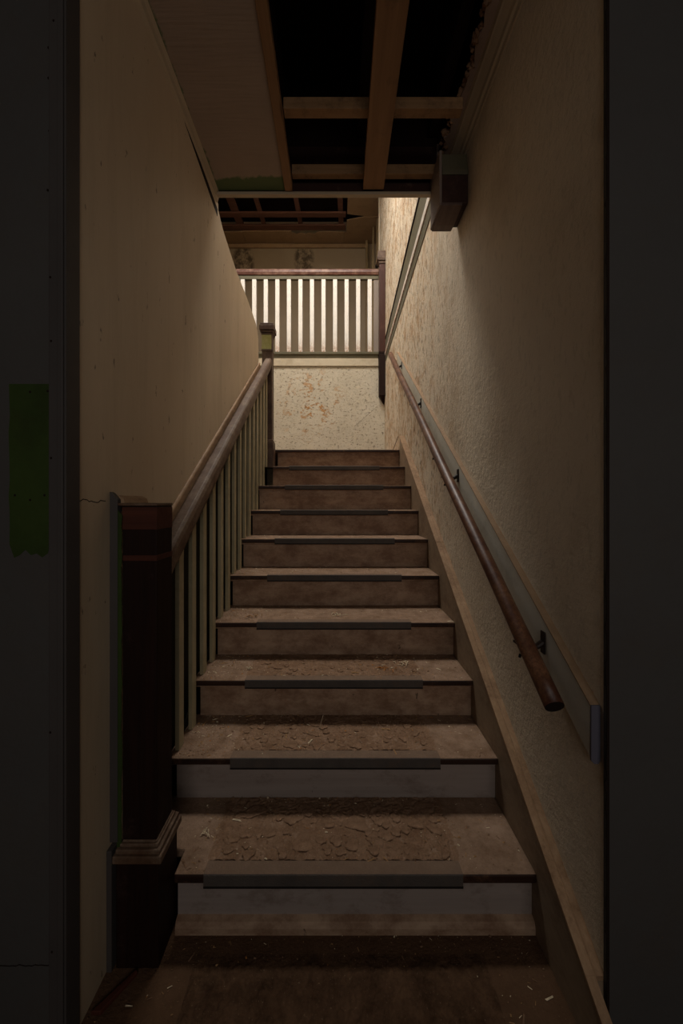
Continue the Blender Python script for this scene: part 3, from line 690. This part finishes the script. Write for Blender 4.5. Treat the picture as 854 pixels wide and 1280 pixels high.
for y in (1.16, 1.96, 2.80, 3.6):
    z = zc(y); bm = bmesh.new()
    box(bm, .628, .633, y - .012, y + .012, z - .055, z + .012)
    finish_b = finish('bracket_plate', bm, M['metal'], wh, bevel=.002)
    bm = bmesh.new(); tube(bm, [(.63, y, z - .022), (.612, y, z - .034), (.59, y, z - .036), (.572, y, z - .027), (.567, y, z - .02)], [.010, .009, .008, .010, .014], 10)
    box(bm, .553, .578, y - .028, y + .028, z - .030, z - .024); finish('bracket_arm', bm, M['metal'], finish_b, smooth=False)
for y in (1.13, 1.9, 2.12):
    bm = bmesh.new(); tube(bm, [(.548, y, zc(y) - .024), (.545, y, zc(y) - .034)], .004, 8); finish('screw', bm, M['metal'], wh)

# ------------------------------------------------------------------ caked flakes on the treads
def clip(poly, a, n):
    out = []
    for i, p in enumerate(poly):
        q = poly[(i + 1) % len(poly)]; dp = (p[0]-a[0])*n[0] + (p[1]-a[1])*n[1]; dq = (q[0]-a[0])*n[0] + (q[1]-a[1])*n[1]
        if dp <= 0: out.append(p)
        if (dp < 0 < dq) or (dq < 0 < dp):
            t = dp / (dp - dq); out.append((p[0] + (q[0]-p[0])*t, p[1] + (q[1]-p[1])*t))
    return out
def flake(rnd, cx, cy, r, h, z, asp=1.0):
    n = 16; bm = bmesh.new(); ph = [rnd.uniform(0, 6.28) for _ in range(4)]
    ring = [];
    for i in range(n):
        t = 2 * math.pi * i / n
        rr = r * (1 + .18*math.sin(2*t+ph[0]) + .15*math.sin(3*t+ph[1]) + .09*math.sin(5*t+ph[2]) + rnd.uniform(-.08, .08))
        ring.append((rr * math.cos(t), rr * asp * math.sin(t)))
    b = [bm.verts.new((x * .93, y * .93, -.0005)) for x, y in ring]
    m = [bm.verts.new((x, y, h * .7 + rnd.uniform(-.1, .1) * h)) for x, y in ring]
    u = [bm.verts.new((x * .86, y * .86, h * (1 + rnd.uniform(-.08, .08)))) for x, y in ring]
    c = bm.verts.new((0, 0, h * rnd.uniform(.55, 1.05)))
    for i in range(n):
        j = (i + 1) % n
        bm.faces.new((b[i], b[j], m[j], m[i])); bm.faces.new((m[i], m[j], u[j], u[i])); bm.faces.new((u[i], u[j], c))
    return bm
cakes = {}
names = {1: 'bottom', 2: 'second', 3: 'third', 4: 'fourth'}
for k, cnt, rmin, rmax in ((1, 60, .016, .040), (2, 52, .012, .030), (3, 34, .010, .020)):
    rnd = random.Random(30 + k); placed = []; tries = 0
    cake = empty('caked_dirt', (0, NZ[k] + .15, TZ[k]), 'cracked brown caked dirt lying on the %s step' % names[k], 'dirt')
    # rough base layer
    bm = bmesh.new(); nx, ny = 260, 76; g = []; xa, xb, ya, yb = -.40, .40, NZ[k] + .045, NZ[k+1] + .028
    for j in range(ny + 1):
        row = []
        for i in range(nx + 1):
            x = xa + (xb-xa)*i/nx; y = ya + (yb-ya)*j/ny
            e = max(0, min(1, min(i, nx-i)/6 + .6*noise.noise(Vector((x*30, y*30, k)))))
            cr = noise.voronoi(Vector((x*38 + noise.noise(Vector((x*30, y*30, 5)))*.8, y*38 + noise.noise(Vector((x*30, y*30, 9)))*.8, k)))[0]; h = .0032*min(1, (cr[1]-cr[0])*3.2) + .0022*noise.noise(Vector((x*45, y*45, k*2))) + .003*max(0, noise.noise(Vector((x*14, y*14, k)))) + .0018*noise.noise(Vector((x*120, y*120, k)))
            row.append(bm.verts.new((x, y, TZ[k] + max(-.0004, h*e - .0003))))
        g.append(row)
    for j in range(ny):
        for i in range(nx): bm.faces.new((g[j][i], g[j][i+1], g[j+1][i+1], g[j+1][i]))
    finish('loose_dirt', bm, M['cake'], cake, smooth=True, kind='stuff')
    while len(placed) < cnt and tries < 6000:
        tries += 1; r = rnd.uniform(rmin, rmax) * (1 if rnd.random() < .5 else .6)
        x = rnd.uniform(-.37, .38); y = rnd.uniform(NZ[k] + .06, NZ[k+1] - .02)
        if k == 1 and x < -.2 and rnd.random() < .7: continue
        if any((x-a)**2 + ((y-b))**2 < ((r + c) * .93)**2 for a, b, c in placed): continue
        placed.append((x, y, r)); bm = flake(rnd, x, y, r, rnd.uniform(.003, .0055) * min(1, r / .02 + .3), TZ[k], rnd.uniform(.75, 1.0))
        o = finish('flake', bm, M['cake'], None); o.location = (x, y, TZ[k] + .001); o.rotation_euler = (rnd.uniform(-.03, .03), rnd.uniform(-.03, .03), rnd.uniform(-.4, .4))
        o.parent = cake; o.matrix_parent_inverse = cake.matrix_world.inverted()

# ------------------------------------------------------------------ loose crumbs: nobody could count them
def crumbs(k, n, seed, x0, x1, y0, y1, z, lab, smax=.0058, left=0):
    rnd = random.Random(seed); bm = bmesh.new()
    for i in range(n):
        x = rnd.uniform(x0, x1) if rnd.random() > left else x0 + abs(rnd.gauss(0, .12)); x = min(x, x1 - .01)
        y = y0 + (y1 - y0) * (1 - rnd.random() ** 1.4); s = rnd.uniform(.0009, smax) * (1 if rnd.random() < .12 else .45); t = rnd.uniform(0, 6.28)
        lng = 3.5 if rnd.random() < .12 else 1; mi = rnd.choices((0, 1, 2, 3), (.16, .3, .04, .5))[0]
        c, q = math.cos(t), math.sin(t); zz = z + .0025 if abs(x) < .39 and k in (1, 2, 3) else z
        P = []
        for dx, dy, dz in ((-1, -.5, .0), (1, -.6, .2), (.8, .6, 0), (-.9, .7, .1), (0, 0, .8)):
            dx *= lng * s; dy *= s; P.append(bm.verts.new((x + dx*c - dy*q, y + dx*q + dy*c, zz + dz * s + .0004)))
        for f in ((0, 1, 4), (1, 2, 4), (2, 3, 4), (3, 0, 4)): bm.faces.new([P[a] for a in f]).material_index = mi
        bm.faces.new((P[3], P[2], P[1], P[0])).material_index = mi
    tag(finish('crumbs', bm, [M['chip'], M['leafchip'], M['orange'], M['cake']]), lab, 'debris', kind='stuff')
ordn = ['', 'first', 'second', 'third', 'fourth', 'fifth', 'sixth', 'seventh', 'eighth', 'ninth']
for k in range(1, 10):
    crumbs(k, [0, 900, 1300, 1200, 900, 550, 350, 200, 130, 90][k], 60 + k, -.59 if k > 1 else -.47, .605, NZ[k] + .012, NZ[k+1] + .028, TZ[k], 'pale flakes and crumbs scattered on the %s step from the bottom' % ordn[k], left=.3 if k > 1 else .15)
crumbs(0, 700, 77, XL + .01, .60, .72, 1.17, .001, 'pale flakes and crumbs scattered on the floor before the stairs', .0045)

def litter(name, x, y, z, lab, seed, m, size=.02, cat='debris'):
    rnd = random.Random(seed); bm = bmesh.new()
    for q in range(9):
        a = rnd.uniform(0, 6.28); r = rnd.uniform(0, size); px, py = x + r*math.cos(a), y + r*math.sin(a)*.6
        b = rnd.uniform(0, 6.28); l = rnd.uniform(.4, 1) * size; h = rnd.uniform(.002, .010)
        p0 = Vector((px, py, z + .002)); p2 = p0 + Vector((math.cos(b)*l, math.sin(b)*l, rnd.uniform(0, .006))); p1 = (p0 + p2) / 2 + Vector((0, 0, h))
        tube(bm, [p0, p1, p2], [.0012, .0022, .0008], 5)
    tag(finish(name, bm, m), lab, cat)
litter('leaf_litter', -.40, 1.80, TZ[3], 'crumpled dry leaf bits at the left of the third step', 1, M['chip'], .022)
litter('leaf_litter', .25, 1.80, TZ[3], 'orange dry leaf bits at the right of the third step', 2, M['orange'], .035)
litter('leaf_litter', -.42, 2.04, TZ[4], 'twiggy litter at the left of the fourth step', 3, M['leafchip'], .04)
litter('twig_litter', .02, 2.06, TZ[4], 'thin pale twigs at the back middle of the fourth step', 7, M['chip'], .05)
litter('twig_litter', .33, 1.85, TZ[3], 'pale twigs near the right end of the third step', 8, M['chip'], .04)
litter('leaf_litter', -.44, 1.30, TZ[1], 'pale splinters beside the lower newel on the bottom step', 4, M['chip'], .02)
bm = bmesh.new(); tube(bm, [(-.06 + .0, 1.61, TZ[2] + .005), (-.055, 1.615, TZ[2] + .03), (-.047, 1.62, TZ[2] + .055)], .0009, 5)
tag(finish('splinter', bm, M['chip']), 'thin pale splinter standing up at the back of the second step', 'splinter')
bm = bmesh.new(); prism(bm, [(-.625, .985), (-.555, 1.075), (-.548, 1.07), (-.60, .985)], 'z', .0, .012); tag(finish('wood_scrap', bm, M['newel_raw'], bevel=.002), 'small reddish wood scrap on the floor by the left wall', 'scrap')
